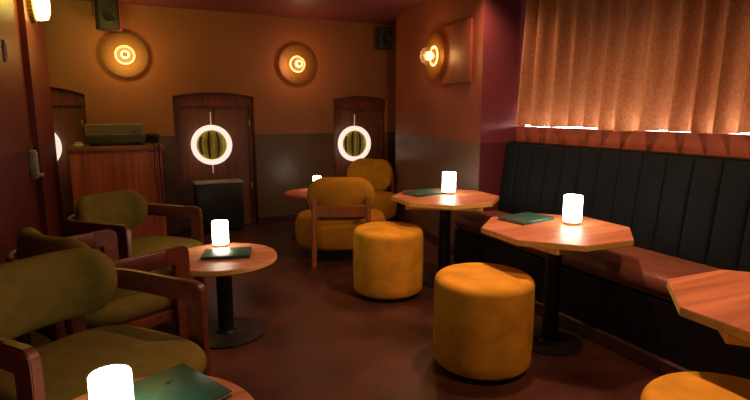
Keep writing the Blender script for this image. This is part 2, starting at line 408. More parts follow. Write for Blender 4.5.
# skirting boards
def skirt(name, x0, x1, y0, y1, h=0.11):
    bm = bmesh.new(); box(bm, x0, x1, y0, y1, 0, h, 0.004); struct(name, bm, 'base')
skirt('baseboard_far', 1.505, 2.562, YB - 0.018, YB)
skirt('baseboard_left', -0.700, -0.684, -3.2, 5.195)
d = (RA - RB).normalized(); nrm = Vector((-d.y, d.x))
bm = bmesh.new()
q = [RB, RA, RA + nrm * 0.018, RB + nrm * 0.018]
prism(bm, [(v.x, v.y) for v in q], 0, 0.11); struct('baseboard_right', bm, 'base')

# ------------------------------------------------------------------ bench
bench = thing('bench', 'long black-green channelled banquette with brown leather seat along the curtained wall', 'bench', (0, 0, 0))
y0, y1 = -0.6, RB.y - 0.03
bm = bmesh.new()
prof = [(2.70, 0.40), (2.665, 0.42), (2.655, 0.47), (2.662, 0.515), (2.69, 0.538), (2.74, 0.545), (3.14, 0.535), (3.16, 0.40)]
prism(bm, prof, -y1, -y0, mat=RY); obj('seat', bm, 'benchseat', bench, angle=50)
bm = bmesh.new(); box(bm, 2.66, 3.16, y0, y1, 0.001, 0.40); obj('front_board', bm, 'benchdark', bench, smooth=False)
bm = bmesh.new(); box(bm, 2.618, 2.655, y0, y1, 0.001, 0.085, 0.006); obj('plinth', bm, 'plinth', bench, smooth=False)
# backrest of padded vertical channels
bm = bmesh.new()
seams = []; y = y1
while y > y0: seams.append(y); y -= 0.180
cols = []
for i, s in enumerate(seams):
    for k in range(12):
        u = (0, .03, .07, .15, .28, .42, .58, .72, .85, .93, .97, .985)[k]; cols.append((s - u * 0.18, 0.012 * (1 - (2 * u - 1) ** 10) if k else -0.004))
cols.append((seams[-1] - 0.18, 0.0))
zs = [0.52 + 0.645 * i / 6 for i in range(7)]
rows = []
for yy, dd in cols:
    row = []
    for j, z in enumerate(zs):
        t = j / 6; x = 3.135 + 0.075 * t
        nx, nz = -0.993, 0.115
        e = 1.0 if j < 6 else 0.25
        row.append(bm.verts.new((x + nx * dd * e, yy, z + nz * dd * e * 0.5)))
    row.append(bm.verts.new((3.235, yy, 1.172))); row.append(bm.verts.new((3.29, yy, 1.168)))
    row.append(bm.verts.new((3.29, yy, 0.52)))
    rows.append(row)
for a, b in zip(rows, rows[1:]):
    for j in range(len(a) - 1): bm.faces.new((a[j], b[j], b[j + 1], a[j + 1]))
bm.faces.new(rows[0]); bm.faces.new(rows[-1][::-1])
obj('backrest', bm, 'benchback', bench, angle=60)
bm = bmesh.new(); box(bm, 3.24, XW - 0.003, y0, y1, 1.173, 1.182, 0.003); obj('top_ledge', bm, 'benchdark', bench, smooth=False)

# ------------------------------------------------------------------ curtain
bm = bmesh.new()
NY, NZ = 420, 26
cy0, cy1 = 0.6, 3.80
ztop, zbot = 2.598, 1.3235
grid = []
for i in range(NY + 1):
    t = i / NY; yy = cy1 + (cy0 - cy1) * t; s = (cy1 - yy)
    row = []
    for j in range(NZ + 1):
        v = j / NZ
        z = ztop + (zbot + 0.007 * sin(s * 9.0 + 1.2) + 0.006 * sin(s * 3.3 + 0.6) - ztop) * v
        ph = s * 2 * pi / 0.168 + 0.9 * sin(s * 3.1 + 0.5) + 0.9 * sin(s * 7.3) + v * 0.7 * sin(s * 5.3 + 2)
        amp = 0.054 + 0.014 * sin(s * 4.7 + 1.2)
        w = sin(ph); w = math.copysign(abs(w) ** 0.75, w)
        x = 3.275 + amp * w * (0.75 + 0.45 * v) + 0.008 * sin(ph * 2.3 + 1) * v
        yo = 0.022 * cos(ph) * v * 0.7 + 0.030 * v * (1 - t)
        row.append(bm.verts.new((min(x, XW + 0.06), min(yy + yo, RB.y - 0.03), z)))
    grid.append(row)
for a, b in zip(grid, grid[1:]):
    for j in range(NZ): bm.faces.new((a[j], a[j + 1], b[j + 1], b[j]))
cur = obj('curtain', bm, 'curtain', angle=180)
tag(cur, 'pleated linen curtain hanging over the window above the bench', 'curtain')
rail = bmesh.new(); tube(rail, [(3.29, cy0 - 0.05, 2.612), (3.29, 3.87, 2.612)], 0.012, 10)
box(rail, 3.28, 3.30, 1.2, 1.22, 2.612, CZ); box(rail, 3.28, 3.30, 3.2, 3.22, 2.612, CZ)
tag(obj('curtain_rail', rail, 'black'), 'thin black rail under the ceiling carrying the linen curtain', 'curtain rail')
bm = bmesh.new(); box(bm, 3.385, 3.405, 0.9, 3.85, 1.319, 1.329, 0.003)  # added emitter: stands in for window brightness showing under the hem
tag(obj('added_hem_glow', bm, 'strip'), 'added glowing strip behind the curtain hem, standing in for the bright window', 'light')

# ------------------------------------------------------------------ lamps (table)
def make_lamp(loc, label, scale=1.0, rz=0):
    t = thing('table_lamp', label, 'lamp', loc, rz, 'cylindrical table lamps')
    t.scale = (scale,) * 3
    bm = bmesh.new(); lathe(bm, [(0, 0), (0.052, 0), (0.055, 0.003), (0.055, 0.018), (0.052, 0.021), (0, 0.021)], 40); obj('base', bm, 'brass', t)
    bm = bmesh.new()
    n = 96; R = 0.060
    def rr(i): return R * (1 + 0.018 * cos(24 * 2 * pi * i / n))
    rings = []
    for k, (f, z) in enumerate([(0.90, 0.020), (0.97, 0.022), (1, 0.030), (1, 0.190), (0.985, 0.1965), (0.90, 0.1965), (0.88, 0.190), (0.88, 0.160)]):
        rings.append([bm.verts.new((rr(i) * f * cos(2 * pi * i / n), rr(i) * f * sin(2 * pi * i / n), z)) for i in range(n)])
    for a, b in zip(rings, rings[1:]):
        for i in range(n): bm.faces.new((a[i], a[(i + 1) % n], b[(i + 1) % n], b[i]))
    obj('shade', bm, 'lamp', t)
    bm = bmesh.new(); lathe(bm, [(0.0515, 0.158), (0.03, 0.162), (0, 0.163)], 40); obj('diffuser', bm, 'lampglow', t)
    return t

# ------------------------------------------------------------------ menus
def make_menu(loc, rz, label, emblem=False):
    t = thing('menu', label, 'menu', loc, rz, 'green menu folders')
    w, h = 0.215, 0.30
    bm = bmesh.new()
    box(bm, -w / 2, w / 2, -h / 2, h / 2, 0.0, 0.005, 0.0015); box(bm, -w / 2, w / 2, -h / 2, h / 2, 0.017, 0.022, 0.0015)
    box(bm, -w / 2 - 0.004, -w / 2 + 0.004, -h / 2, h / 2, 0.0, 0.022, 0.0035)
    obj('cover', bm, 'menu', t)
    bm = bmesh.new(); box(bm, -w / 2 + 0.005, w / 2 - 0.006, -h / 2 + 0.006, h / 2 - 0.006, 0.0052, 0.0168); obj('pages', bm, 'paper', t, smooth=False)
    return t

# ------------------------------------------------------------------ tables
def octagon(R, ph): return [(R * cos(radians(ph + 45 * k)), R * sin(radians(ph + 45 * k))) for k in range(8)]
def make_oct_table(loc, label, pr):
    t = thing('octagonal_table', label, 'table', loc, 0, 'octagonal tables along the bench')
    bm = bmesh.new(); prism(bm, octagon(0.458, 20), 0.716, 0.75, 0.003, 2, 0, 1)
    for f in bm.faces:
        f.material_index = 0 if f.normal.z > 0.5 or (f.calc_center_median().z > 0.7495) else 1
    obj('tabletop', bm, ['tabletop', 'tableedge'], t, angle=30)
    bm = bmesh.new(); box(bm, -0.305, 0.305, -0.305, 0.305, 0.684, 0.716, 0.004, mat=Matrix.Rotation(radians(pr - 45), 4, 'Z')); obj('mounting_board', bm, 'tableedge', t, smooth=False)
    bm = bmesh.new(); lathe(bm, [(0, 0.684), (0.050, 0.684), (0.050, 0.012), (0, 0.012)], 28); obj('column', bm, 'black', t)
    bm = bmesh.new(); lathe(bm, [(0, 0), (0.197, 0), (0.20, 0.004), (0.20, 0.010), (0.19, 0.014), (0.07, 0.020), (0.062, 0.035), (0, 0.035)], 56); obj('base', bm, 'blackbase', t)
    return t
T1 = (2.415, 3.69); T2 = (2.36, 2.37); T3 = (2.20, 0.97)
make_oct_table((*T2, 0), 'octagonal wooden bench table, the middle one, above the near ochre stool', 227)
make_oct_table((*T1, 0), 'octagonal wooden bench table furthest away, by the end of the bench', 190)
make_oct_table((*T3, 0), 'octagonal wooden bench table nearest the camera, bare top cut by the right edge', 178)

def make_round_table(loc, R, h, label, topmat='tabletop', colr=0.050, baser=0.25):
    t = thing('round_table', label, 'table', loc, 0)
    bm = bmesh.new(); lathe(bm, [(0, h - 0.035), (R - 0.008, h - 0.035), (R, h - 0.028), (R, h - 0.006), (R - 0.006, h), (0, h)], 72)
    for f in bm.faces: f.material_index = 0 if f.calc_center_median().z > h - 0.004 else 1
    obj('tabletop', bm, [topmat, 'tableedge' if topmat == 'tabletop' else topmat], t)
    bm = bmesh.new(); lathe(bm, [(0, h - 0.035), (colr, h - 0.035), (colr, 0.012), (0, 0.012)], 28); obj('column', bm, 'black', t)
    bm = bmesh.new(); lathe(bm, [(0, 0), (baser - 0.003, 0), (baser, 0.004), (baser, 0.010), (baser - 0.01, 0.014), (0.07, 0.020), (0.062, 0.035), (0, 0.035)], 56); obj('base', bm, 'blackbase', t)
    return t
TR = (0.525, 3.40); T0 = (-0.02, 1.56); TS = (1.92, 5.78)
make_round_table((*TR, 0), 0.345, 0.53, 'round wooden low table between the olive armchairs, lamp and menu on top')
make_round_table((*T0, 0), 0.345, 0.53, 'round wooden low table in the bottom foreground under a glowing lamp')
make_round_table((*TS, 0), 0.30, 0.53, 'small round red-brown low table at the back behind the mustard chair', 'counterwood')

make_lamp((2.525, 2.40, 0.75), 'glowing white cylinder lamp on the middle octagonal table', 0.93)
make_lamp((2.515, 3.79, 0.75), 'glowing white cylinder lamp on the furthest octagonal table', 0.95)
make_lamp((0.555, 3.66, 0.53), 'glowing white cylinder lamp on the round table between olive armchairs', 0.90)
make_lamp((-0.085, 1.585, 0.53), 'large glowing white ribbed lamp in the bottom foreground', 0.93)
make_lamp((2.065, 5.96, 0.53), 'small glowing lamp on the little table behind the mustard chair', 0.8)

def rz_to(a, b):   # menu long side from a to b
    return atan2(b[1] - a[1], b[0] - a[0])
make_menu((2.345, 2.625, 0.75), radians(98), 'closed dark green menu on the middle octagonal table')
make_menu((2.30, 3.87, 0.75), radians(102), 'closed dark green menu on the furthest octagonal table')
make_menu((0.555, 3.41, 0.53), radians(75), 'closed dark green menu on the round table between olive armchairs')
mm = make_menu((0.100, 1.725, 0.53), radians(25), 'dark green menu with faint emblem on the foreground round table')
bm = bmesh.new()
for a, r in ((0.0, 0.016), (0.9, 0.014), (2.1, 0.016), (3.4, 0.015), (4.4, 0.013)):
    tube(bm, [(0, 0, 0.0222), (r * cos(a) * .6, r * sin(a) * .6, 0.0225), (r * cos(a + .25), r * sin(a + .25), 0.0222)], 0.0016, 6)
obj('emblem', bm, 'menudark', mm, loc=(0.0, 0.055, 0))

# ------------------------------------------------------------------ stools
def make_stool(loc, label, rz=0):
    t = thing('stool', label, 'stool', loc, rz, 'ochre velvet drum stools')
    R = 0.28; h = 0.54
    bm = bmesh.new()
    prof = [(0, h), (0.12, h + 0.001), (0.20, h - 0.002)]
    for k in range(1, 8):
        a = k / 7 * pi / 2; prof.append((R - 0.045 + 0.045 * sin(a), h - 0.047 + 0.045 * cos(a)))
    prof += [(R + 0.002, 0.40), (R + 0.003, 0.25), (R, 0.10)]
    for k in range(1, 6):
        a = k / 5 * pi / 2; prof.append((R - 0.025 + 0.025 * cos(a), 0.06 - 0.03 * sin(a)))
    prof.append((0, 0.03))
    lathe(bm, prof, 72); obj('upholstery', bm, 'stool', t, angle=80)
    bm = bmesh.new(); lathe(bm, [(0, 0.03), (R - 0.045, 0.03), (R - 0.045, 0), (0, 0)], 40); obj('plinth', bm, 'black', t)
    return t
make_stool((1.795, 2.325, 0), 'ochre velvet drum stool beside the middle octagonal table')
make_stool((1.86, 3.66, 0), 'ochre velvet drum stool furthest back, in front of the mustard chair', 0.6)
make_stool((1.67, 0.86, 0), 'ochre velvet drum stool cut by the bottom right corner', 1.3)

# ------------------------------------------------------------------ olive armchairs (face -Y locally)
def cushion(bm, path, half_w, half_t, up=Vector((0, 0, 1)), nround=10, nsec=24, e=2.6):
    """pill-shaped pad following `path` (list of (point, normal)), ends rounded in plan"""
    n = len(path)
    L = [0]
    for i in range(1, n): L.append(L[-1] + (path[i][0] - path[i - 1][0]).length)
    tot = L[-1]; rings = []
    for i, (p, nn) in enumerate(path):
        dd = min(L[i], tot - L[i]); rr = half_w * 0.92
        q = 1.0 if dd >= rr else max(0.0, 1 - ((rr - dd) / rr) ** 2) ** 0.5
        q2 = 1.0 if dd >= half_t else max(0.0, 1 - ((half_t - dd) / half_t) ** 2) ** 0.5
        ring = []
        for k in range(nsec):
            a = 2 * pi * k / nsec
            ca = math.copysign(abs(cos(a)) ** (2 / e), cos(a)); sa = math.copysign(abs(sin(a)) ** (2 / e), sin(a))
            ring.append(bm.verts.new(p + up * (ca * half_w * max(q, 0.02)) + nn * (sa * half_t * max(q2, 0.05))))
        rings.append(ring)
    for a, b in zip(rings, rings[1:]):
        for k in range(nsec): bm.faces.new((a[k], a[(k + 1) % nsec], b[(k + 1) % nsec], b[k]))
    bm.faces.new(rings[0][::-1]); bm.faces.new(rings[-1])
    return bm

def superseat(bm, w, d, z0, z1, ex=3.2, crown=0.02, n=64, front=0.0):
    """puffed seat pad with a super-ellipse plan"""
    prof = []
    mid = (z0 + z1) / 2; ht = (z1 - z0) / 2
    for k in range(0, 13):
        a = -pi / 2 + pi * k / 12
        prof.append((1 - min(ht, 0.05) / (w / 2) * (1 - cos(a)), mid + ht * sin(a)))
    prof = [(0.0, z0)] + [(0.5, z0)] + prof + [(0.7, z1 + crown * 0.5), (0.35, z1 + crown * 0.9), (0.0, z1 + crown)]
    rings = []
    for s, z in prof:
        if s < 1e-6: rings.append([bm.verts.new((0, 0, z))]); continue
        ring = []
        for i in range(n):
            a = 2 * pi * i / n
            x = math.copysign(abs(cos(a)) ** (2 / ex), cos(a)) * w / 2 * s
            y = math.copysign(abs(sin(a)) ** (2 / ex), sin(a)) * d / 2 * s
            ring.append(bm.verts.new((x, y, z)))
        rings.append(ring)
    for a, b in zip(rings, rings[1:]):
        for i in range(n):
            j = (i + 1) % n
            if len(a) == 1: bm.faces.new((a[0], b[i], b[j]))
            elif len(b) == 1: bm.faces.new((a[i], a[j], b[0]))
            else: bm.faces.new((a[i], a[j], b[j], b[i]))
    return bm

def make_armchair(loc, rz, label):
    t = thing('armchair', label, 'armchair', loc, rz, 'olive armchairs around the low round tables')
    W = 0.370; zt, hb, th = 0.70, 0.098, 0.036       # half width, arm top, band height, thickness
    yf, yr = -0.33, 0.06                              # arm front, where the horseshoe starts
    zc = zt - hb / 2
    rb = 0.31                                          # horseshoe depth
    # horseshoe arm band
    pts, nn = [], []
    def add(x, y, nx, ny): pts.append((x, y, zc)); nn.append((nx, ny, 0))
    for i in range(5): add(W, yf + 0.148 + (yr - yf - 0.148) * i / 5, 1, 0)
    K = 28
    for i in range(K + 1):
        a = pi * i / K
        # super-ellipse plan for a squarer back
        ca = math.copysign(abs(cos(a)) ** 0.72, cos(a)); sa = abs(sin(a)) ** 0.72
        x, y = W * ca, yr + rb * sa
        nx, ny = cos(a), sin(a)
        add(x, y, nx, ny)
    for i in range(4, -1, -1): add(-W, yf + 0.148 + (yr - yf - 0.148) * i / 5, -1, 0)
    bm = bmesh.new(); sweep_rect(bm, pts, nn, [(0, 0, 1)] * len(pts), th, hb, 0.006)
    obj('arm_rail', bm, 'armwood', t, angle=50)
    # front legs: boards that continue the arm through a rounded corner
    for s in (1, -1):
        rc = 0.050; yj = yf + 0.15
        poly = [(yj, zt), (yf + rc, zt)]
        for i in range(1, 8):
            a = pi / 2 * i / 8; poly.append((yf + rc - rc * sin(a), zt - rc + rc * cos(a)))
        poly += [(yf, zt - rc), (yf, 0.0), (yf + hb, 0.0), (yf + hb, zt - hb), (yj, zt - hb)]
        bm = bmesh.new()
        MX = Matrix(((0, 0, 1, 0), (1, 0, 0, 0), (0, 1, 0, 0), (0, 0, 0, 1)))
        prism(bm, poly, s * W - th / 2 - 0.001, s * W + th / 2 + 0.001, 0.004, 2, mat=MX)
        obj('leg', bm, 'armwood', t, angle=50)
    for s in (1, -1):                                  # rear posts
        bm = bmesh.new(); x = s * 0.20
        box(bm, x - 0.035, x + 0.035, yr + rb - 0.066, yr + rb - 0.020, 0, zc + 0.03, 0.008); obj('leg', bm, 'armwood', t)
    # seat frame + seat
    bm = bmesh.new(); box(bm, -W + th / 2 + 0.001, W - th / 2 - 0.001, -0.27, 0.30, 0.27, 0.335, 0.01); obj('seat_frame', bm, 'armwood', t)
    bm = bmesh.new(); superseat(bm, 2 * W - 0.05, 0.75, 0.33, 0.455, 3.4, 0.025)
    bmesh.ops.translate(bm, vec=(0, -0.105, 0), verts=bm.verts); obj('seat', bm, 'olive', t, angle=80)
    # curved backrest pad inside the horseshoe
    path = []
    A = 76; rad_x, rad_y = W - 0.015 - 0.065, rb - 0.015 - 0.060
    for i in range(49):
        a = radians(90 - A + 2 * A * i / 48)
        ca = math.copysign(abs(cos(a)) ** 0.8, cos(a)); sa = abs(sin(a)) ** 0.8
        path.append((Vector((rad_x * ca, yr - 0.0 + rad_y * sa, 0.672)), Vector((cos(a), sin(a), 0)).normalized()))
    bm = bmesh.new(); cushion(bm, path, 0.162, 0.055); obj('backrest', bm, 'olive', t, angle=80)
    return t
def face(fx, fy): return atan2(fy, fx) + pi / 2          # local -Y -> (fx, fy)
make_armchair((-0.222, 2.375, 0), face(0.62, -0.78), 'olive armchair nearest the camera, at the bottom left')
make_armchair((-0.19, 3.265, 0), face(0.86, 0.51), 'olive armchair in the middle, turned away, half hidden behind the nearest one')
make_armchair((0.02, 4.30, 0), face(0.70, -0.72), 'olive armchair furthest back, in front of the counter')

# ------------------------------------------------------------------ mustard lounge chairs (face -Y locally)
def make_lounge(loc, rz, label):
    t = thing('lounge_chair', label, 'lounge chair', loc, rz, 'mustard lounge chairs at the back table')
    bm = bmesh.new(); superseat(bm, 0.94, 0.78, 0.12, 0.42, 2.6, 0.02)
    bmesh.ops.translate(bm, vec=(0, -0.02, 0), verts=bm.verts)
    obj('seat', bm, 'mustard', t, angle=80)
    bm = bmesh.new(); box(bm, -0.27, 0.27, -0.26, 0.26, 0.0, 0.122, 0.01); obj('plinth', bm, 'black', t)
    path = []
    for i in range(41):
        u = -1 + 2 * i / 40
        path.append((Vector((0.335 * u, 0.30 - 0.05 * u * u, 0.63)), Vector((-0.25 * u, 1, 0)).normalized()))
    bm = bmesh.new(); cushion(bm, path, 0.21, 0.075, up=Vector((0, 0.12, 1)).normalized()); obj('backrest', bm, 'mustard', t, angle=80)
    for s in (1, -1):
        bm = bmesh.new()
        tube_pts = [Vector((s * 0.262, 0.47, 0)), Vector((s * 0.258, 0.425, 0.30)), Vector((s * 0.254, 0.395, 0.655))]
        P = [p for p in tube_pts]
        sweep_rect(bm, P, [(1, 0, 0)] * 3, [(0, 1, 0.1)] * 3, 0.050, 0.055, 0.012); obj('post', bm, 'postwood', t, angle=50)
    for s in (1, -1):
        bm = bmesh.new(); box(bm, s * 0.25 - 0.025, s * 0.25 + 0.025, -0.27, -0.22, 0, 0.125, 0.01); obj('leg', bm, 'postwood', t)
    bm = bmesh.new()
    P, N = [], []
    for i in range(13):
        u = -1 + i / 6; P.append((0.254 * u, 0.43 - 0.025 * u * u, 0.525)); N.append((0, 1, 0))
    sweep_rect(bm, P, N, [(0, 0.0, 1)] * 13, 0.026, 0.110, 0.004); obj("crossbar", bm, "postwood", t, angle=25)
    return t
make_lounge((1.955, 4.92, 0), face(0.36, 0.93), 'mustard lounge chair seen from behind, wooden back frame, facing the far wall')
make_lounge((2.70, 6.10, 0), face(-0.80, -0.60), 'mustard lounge chair in the far corner, facing the room')

# ------------------------------------------------------------------ counter and what stands on it
ct = thing('counter', 'red-brown wooden counter with plank front below the turntable', 'counter', (-0.08, 6.06, 0))
bm = bmesh.new(); box(bm, -0.455, 0.455, 0, 0.52, 1.055, 1.10, 0.004); obj('worktop', bm, 'countertop', ct)
bm = bmesh.new()
for i in range(9): box(bm, -0.43 + 0.0955 * i, -0.43 + 0.0955 * (i + 1) - 0.0012, 0.02, 0.04, 0.06, 1.055, 0.0006)
obj('front_panel', bm, 'counterwood', ct, smooth=False)
bm = bmesh.new(); box(bm, -0.435, -0.41, 0.041, 0.50, 0, 1.055); box(bm, 0.41, 0.435, 0.041, 0.50, 0, 1.055); box(bm, -0.41, 0.41, 0.06, 0.49, 0, 0.06)
obj('side_panel', bm, 'counterwood', ct, smooth=False)

tt = thing('turntable', 'olive-black record player under a clear lid on the counter', 'record player', (-0.08, 6.33, 1.10))
bm = bmesh.new(); box(bm, -0.275, 0.275, -0.18, 0.18, 0.03, 0.115, 0.006); obj('plinth', bm, 'deck', tt)
for sx in (-1, 1):
    for sy in (-1, 1):
        bm = bmesh.new(); lathe(bm, [(0, 0), (0.028, 0), (0.03, 0.02), (0.024, 0.03), (0, 0.03)], 20); obj('foot', bm, 'black', tt, loc=(sx * 0.21, sy * 0.13, 0))
bm = bmesh.new(); lathe(bm, [(0, 0.115), (0.15, 0.115), (0.152, 0.120), (0.152, 0.132), (0, 0.132)], 48); p = obj('platter', bm, 'chrome', tt, loc=(-0.06, 0, 0))
bm = bmesh.new(); lathe(bm, [(0, 0.1325), (0.148, 0.1325), (0.148, 0.1355), (0, 0.1355)], 48); obj('record', bm, 'vinyl', p)
bm = bmesh.new(); lathe(bm, [(0, 0.1357), (0.048, 0.1357), (0.048, 0.1362), (0, 0.1362)], 32); obj('record_label', bm, 'vlabel', p)
bm = bmesh.new(); lathe(bm, [(0, 0.115), (0.035, 0.115), (0.035, 0.135), (0.018, 0.14), (0.018, 0.165), (0, 0.165)], 24); obj('tonearm_base', bm, 'black', tt, loc=(0.185, 0.09, 0))
bm = bmesh.new(); tube(bm, [(0.185, 0.13, 0.158), (0.185, 0.07, 0.158), (0.18, -0.03, 0.156), (0.13, -0.10, 0.146)], 0.005, 8); box(bm, 0.11, 0.135, -0.125, -0.095, 0.138, 0.150, 0.002); obj('tonearm', bm, 'chrome', tt)
bm = bmesh.new()
t_ = 0.004
box(bm, -0.272, 0.272, -0.178, -0.178 + t_, 0.116, 0.215); box(bm, -0.272, 0.272, 0.174, 0.178, 0.116, 0.215)
box(bm, -0.272, -0.268, -0.174, 0.174, 0.116, 0.215); box(bm, 0.268, 0.272, -0.174, 0.174, 0.116, 0.215); box(bm, -0.272, 0.272, -0.178, 0.178, 0.215, 0.219)
for x in (-0.27, 0.27):
    for y in (-0.176, 0.176): box(bm, x - 0.004, x + 0.004, y - 0.004, y + 0.004, 0.116, 0.221, mi=1)
    box(bm, x - 0.004, x + 0.004, -0.18, 0.18, 0.215, 0.222, mi=1)
for y in (-0.178, 0.178):
    box(bm, -0.272, 0.272, y - 0.003, y + 0.003, 0.214, 0.222, mi=1); box(bm, -0.272, 0.272, y - 0.003, y + 0.003, 0.114, 0.119, mi=1)
obj('dust_cover', bm, ['acrylic', 'acryledge'], tt, smooth=False)

bm = bmesh.new(); box(bm, -0.045, 0.045, -0.035, 0.035, 0.0, 0.030, 0.008); box(bm, -0.035, 0.035, -0.03, 0.03, 0.030, 0.046, 0.01)
tag(obj('cream_box', bm, 'white', loc=(-0.425, 6.17, 1.10)), 'small cream box on the left end of the counter', 'box')

bm = bmesh.new(); pts = []
for i in range(150):
    a = i * 0.42; r = 0.036 + 0.020 * sin(i * 0.31)
    pts.append((r * cos(a) * 1.25, r * 0.8 * sin(a), 0.018 + 0.085 * (0.5 + 0.5 * sin(i * 0.17)) * (1 - (r / 0.09) ** 2) + 0.03 * (0.5 + 0.5 * sin(i * 0.9))))
pts += [(0.05, -0.06, 0.02), (0.045, -0.14, 0.012), (0.045, -0.21, 0.012), (0.045, -0.228, 0.008), (0.045, -0.233, -0.02), (0.04, -0.232, -0.20), (0.055, -0.224, -0.45), (0.05, -0.226, -0.70)]
tube(bm, pts, 0.0075, 6)
tube(bm, [(-0.02, -0.05, 0.012), (-0.01, -0.15, 0.010), (0.0, -0.21, 0.010), (0.0, -0.226, 0.006), (0.0, -0.231, -0.02), (-0.015, -0.230, -0.25), (0.01, -0.226, -0.55), (-0.02, -0.226, -0.72)], 0.006, 6)
tag(obj('cable_bundle', bm, 'cable', loc=(0.285, 6.275, 1.10)), 'tangle of black cables beside the turntable, hanging down the counter', 'cable')

# dark green cabinet in front of the middle door
sb = thing('cabinet', 'low dark green box cabinet standing in front of the middle door', 'cabinet', (1.0, 6.45, 0))
bm = bmesh.new(); box(bm, -0.275, 0.275, 0, 0.25, 0.02, 0.60, 0.006); obj('body', bm, 'subgreen', sb)
bm = bmesh.new(); box(bm, -0.285, 0.285, -0.008, 0.255, 0.60, 0.622, 0.004); obj('top', bm, 'greybox', sb)  # pale colour paints in the ring light falling on the cabinet top
for sx in (-1, 1):
    for y in (0.03, 0.2):
        bm = bmesh.new(); box(bm, sx * 0.23 - 0.02, sx * 0.23 + 0.02, y, y + 0.04, 0, 0.02); obj('foot', bm, 'black', sb)

# ------------------------------------------------------------------ ring lights with cactus discs
def make_ring(loc, label):
    t = thing('ring_light', label, 'light', loc, 0, 'round ring lights on the doors')
    MX = Matrix.Rotation(radians(90), 4, 'X')
    R, r = 0.242, 0.181
    bm = bmesh.new(); lathe(bm, [(r, -0.012), (r, 0.018), (r + 0.008, 0.026), (R - 0.008, 0.026), (R, 0.018), (R, -0.012), (r, -0.012)], 72, mat=MX); obj('ring', bm, 'ring', t)
    bm = bmesh.new(); lathe(bm, [(0, -0.006), (r + 0.004, -0.006), (r + 0.004, 0.000), (0, 0.000)], 64, mat=MX)
    # raised cactus stems inside the disc, spines as dots
    rnd = random.Random(3)
    def stem(cx, w, bow, mi, zoff):
        rows = []
        H = (0.176 ** 2 - min(abs(cx) + w * 0.5, 0.15) ** 2) ** 0.5 - 0.002
        for k in range(21):
            v = -1 + k / 10; z = H * v
            c = cx + bow * (1 - v * v); ww = w * (1 - 0.25 * v * v) * (0.25 if k == 20 else 1)
            rows.append([bm.verts.new((c + ww * u, -0.002 - zoff - 0.012 * (1 - (2 * u) ** 2), z)) for u in (-0.5, -0.25, 0, 0.25, 0.5)])
        for a, b in zip(rows, rows[1:]):
            for i in range(4):
                f = bm.faces.new((a[i], a[i + 1], b[i + 1], b[i])); f.material_index = mi
        for k in range(1, 12):
            if mi == 2: break
            for u in (-0.47, 0.47):
                v = -1 + k / 6; z = H * v; c = cx + bow * (1 - v * v); ww = w * (1 - 0.25 * v * v)
                lathe(bm, [(0.0085, 0), (0, 0.004)], 6, mat=Matrix.Translation((c + ww * u, -0.004 - zoff, z)) @ MX, mi=3)
    stem(-0.118, 0.042, -0.020, 1, 0.0); stem(-0.070, 0.046, -0.026, 2, 0.003); stem(-0.026, 0.040, -0.012, 1, 0.006)
    stem(0.016, 0.048, 0.004, 2, 0.010); stem(0.060, 0.036, 0.022, 1, 0.006); stem(0.098, 0.044, 0.026, 2, 0.003)
    obj('cactus_disc', bm, ['cbg', 'cdark', 'clight', 'cdot'], t, angle=50)
    for z0, z1 in ((R - 0.004, R + 0.155), (-R - 0.105, -R + 0.004)):
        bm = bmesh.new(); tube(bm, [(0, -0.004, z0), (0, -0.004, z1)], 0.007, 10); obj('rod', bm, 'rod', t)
    bm = bmesh.new(); tube(bm, [(0, 0.01, 0.0), (0, 0.124, 0.0)], 0.05, 16); obj('bracket', bm, 'black', t)
    return t
YR = YB - 0.002
make_ring((0.965, YR, 1.052), 'glowing ring light around a cactus disc on the middle door')
make_ring((2.866, YR, 1.020), 'glowing ring light around a cactus disc on the right-hand door')
make_ring((-0.865, YR, 1.075), 'glowing ring light half hidden by the end of the left wall')

# ------------------------------------------------------------------ amber glass wall lights
def make_sconce(loc, rz, label, R=0.245):
    # built facing +Z locally then turned so that +Z -> -Y
    t = thing('wall_light', label, 'light', loc, rz, 'amber glass disc wall lights')
    MX = Matrix.Rotation(radians(90), 4, 'X')
    def part(name, prof, mat, n=56):
        bm = bmesh.new(); lathe(bm, prof, n)
        return obj(name, bm, mat, t, rot=(radians(90), 0, 0), angle=60)
    pr = [(0.030, 0.040)]
    for k in range(1, 15):
        r = 0.030 + (R - 0.030) * k / 14
        pr.append((r, 0.040 + 0.020 * (r / R) ** 2 + (0.0025 if k % 2 else 0)))
    part('glass_disc', pr, 'amber', 72)
    part('backplate', [(0, 0.0), (0.055, 0.0), (0.055, 0.018), (0.03, 0.024), (0.03, 0.045), (0.022, 0.062), (0, 0.062)], 'brass', 32)
    bulb = [(0.016, 0.060)]
    for k in range(1, 14):
        a = -pi / 2 + 0.35 + (pi - 0.75) * k / 13; bulb.append((0.046 * cos(a), 0.108 + 0.046 * sin(a)))
    part('bulb', bulb, 'bulb', 32)
    part('bulb_cap', [(0.0260, 0.1470), (0.018, 0.1565), (0, 0.1590)], 'bronze', 24)
    part('halo_ring', [(0.094 + 0.012 * cos(2 * pi * k / 12), 0.058 + 0.008 * sin(2 * pi * k / 12)) for k in range(13)], 'halo', 56)  # added glowing torus imitating the bright ring of light around the bulb
    gl = []
    for k in range(0, 17):
        a = -pi / 2 + 0.55 + (pi - 0.85) * k / 16; gl.append((0.092 * cos(a), 0.125 + 0.082 * sin(a)))
    part('globe', gl, 'bulbglass', 40)
    return t
make_sconce((0.075, YB, 2.075), 0, 'amber disc wall light above the counter, left one on the far wall')
make_sconce((2.06, YB, 2.05), 0, 'amber disc wall light high on the far wall between the doors')
ang = atan2(d.y, d.x)
pc = RB + d * 0.90
make_sconce((pc.x - 0.001, pc.y, 2.025), -(pi / 2) - (pi / 2 - ang) , 'amber disc wall light on the right wall beside the access panel')

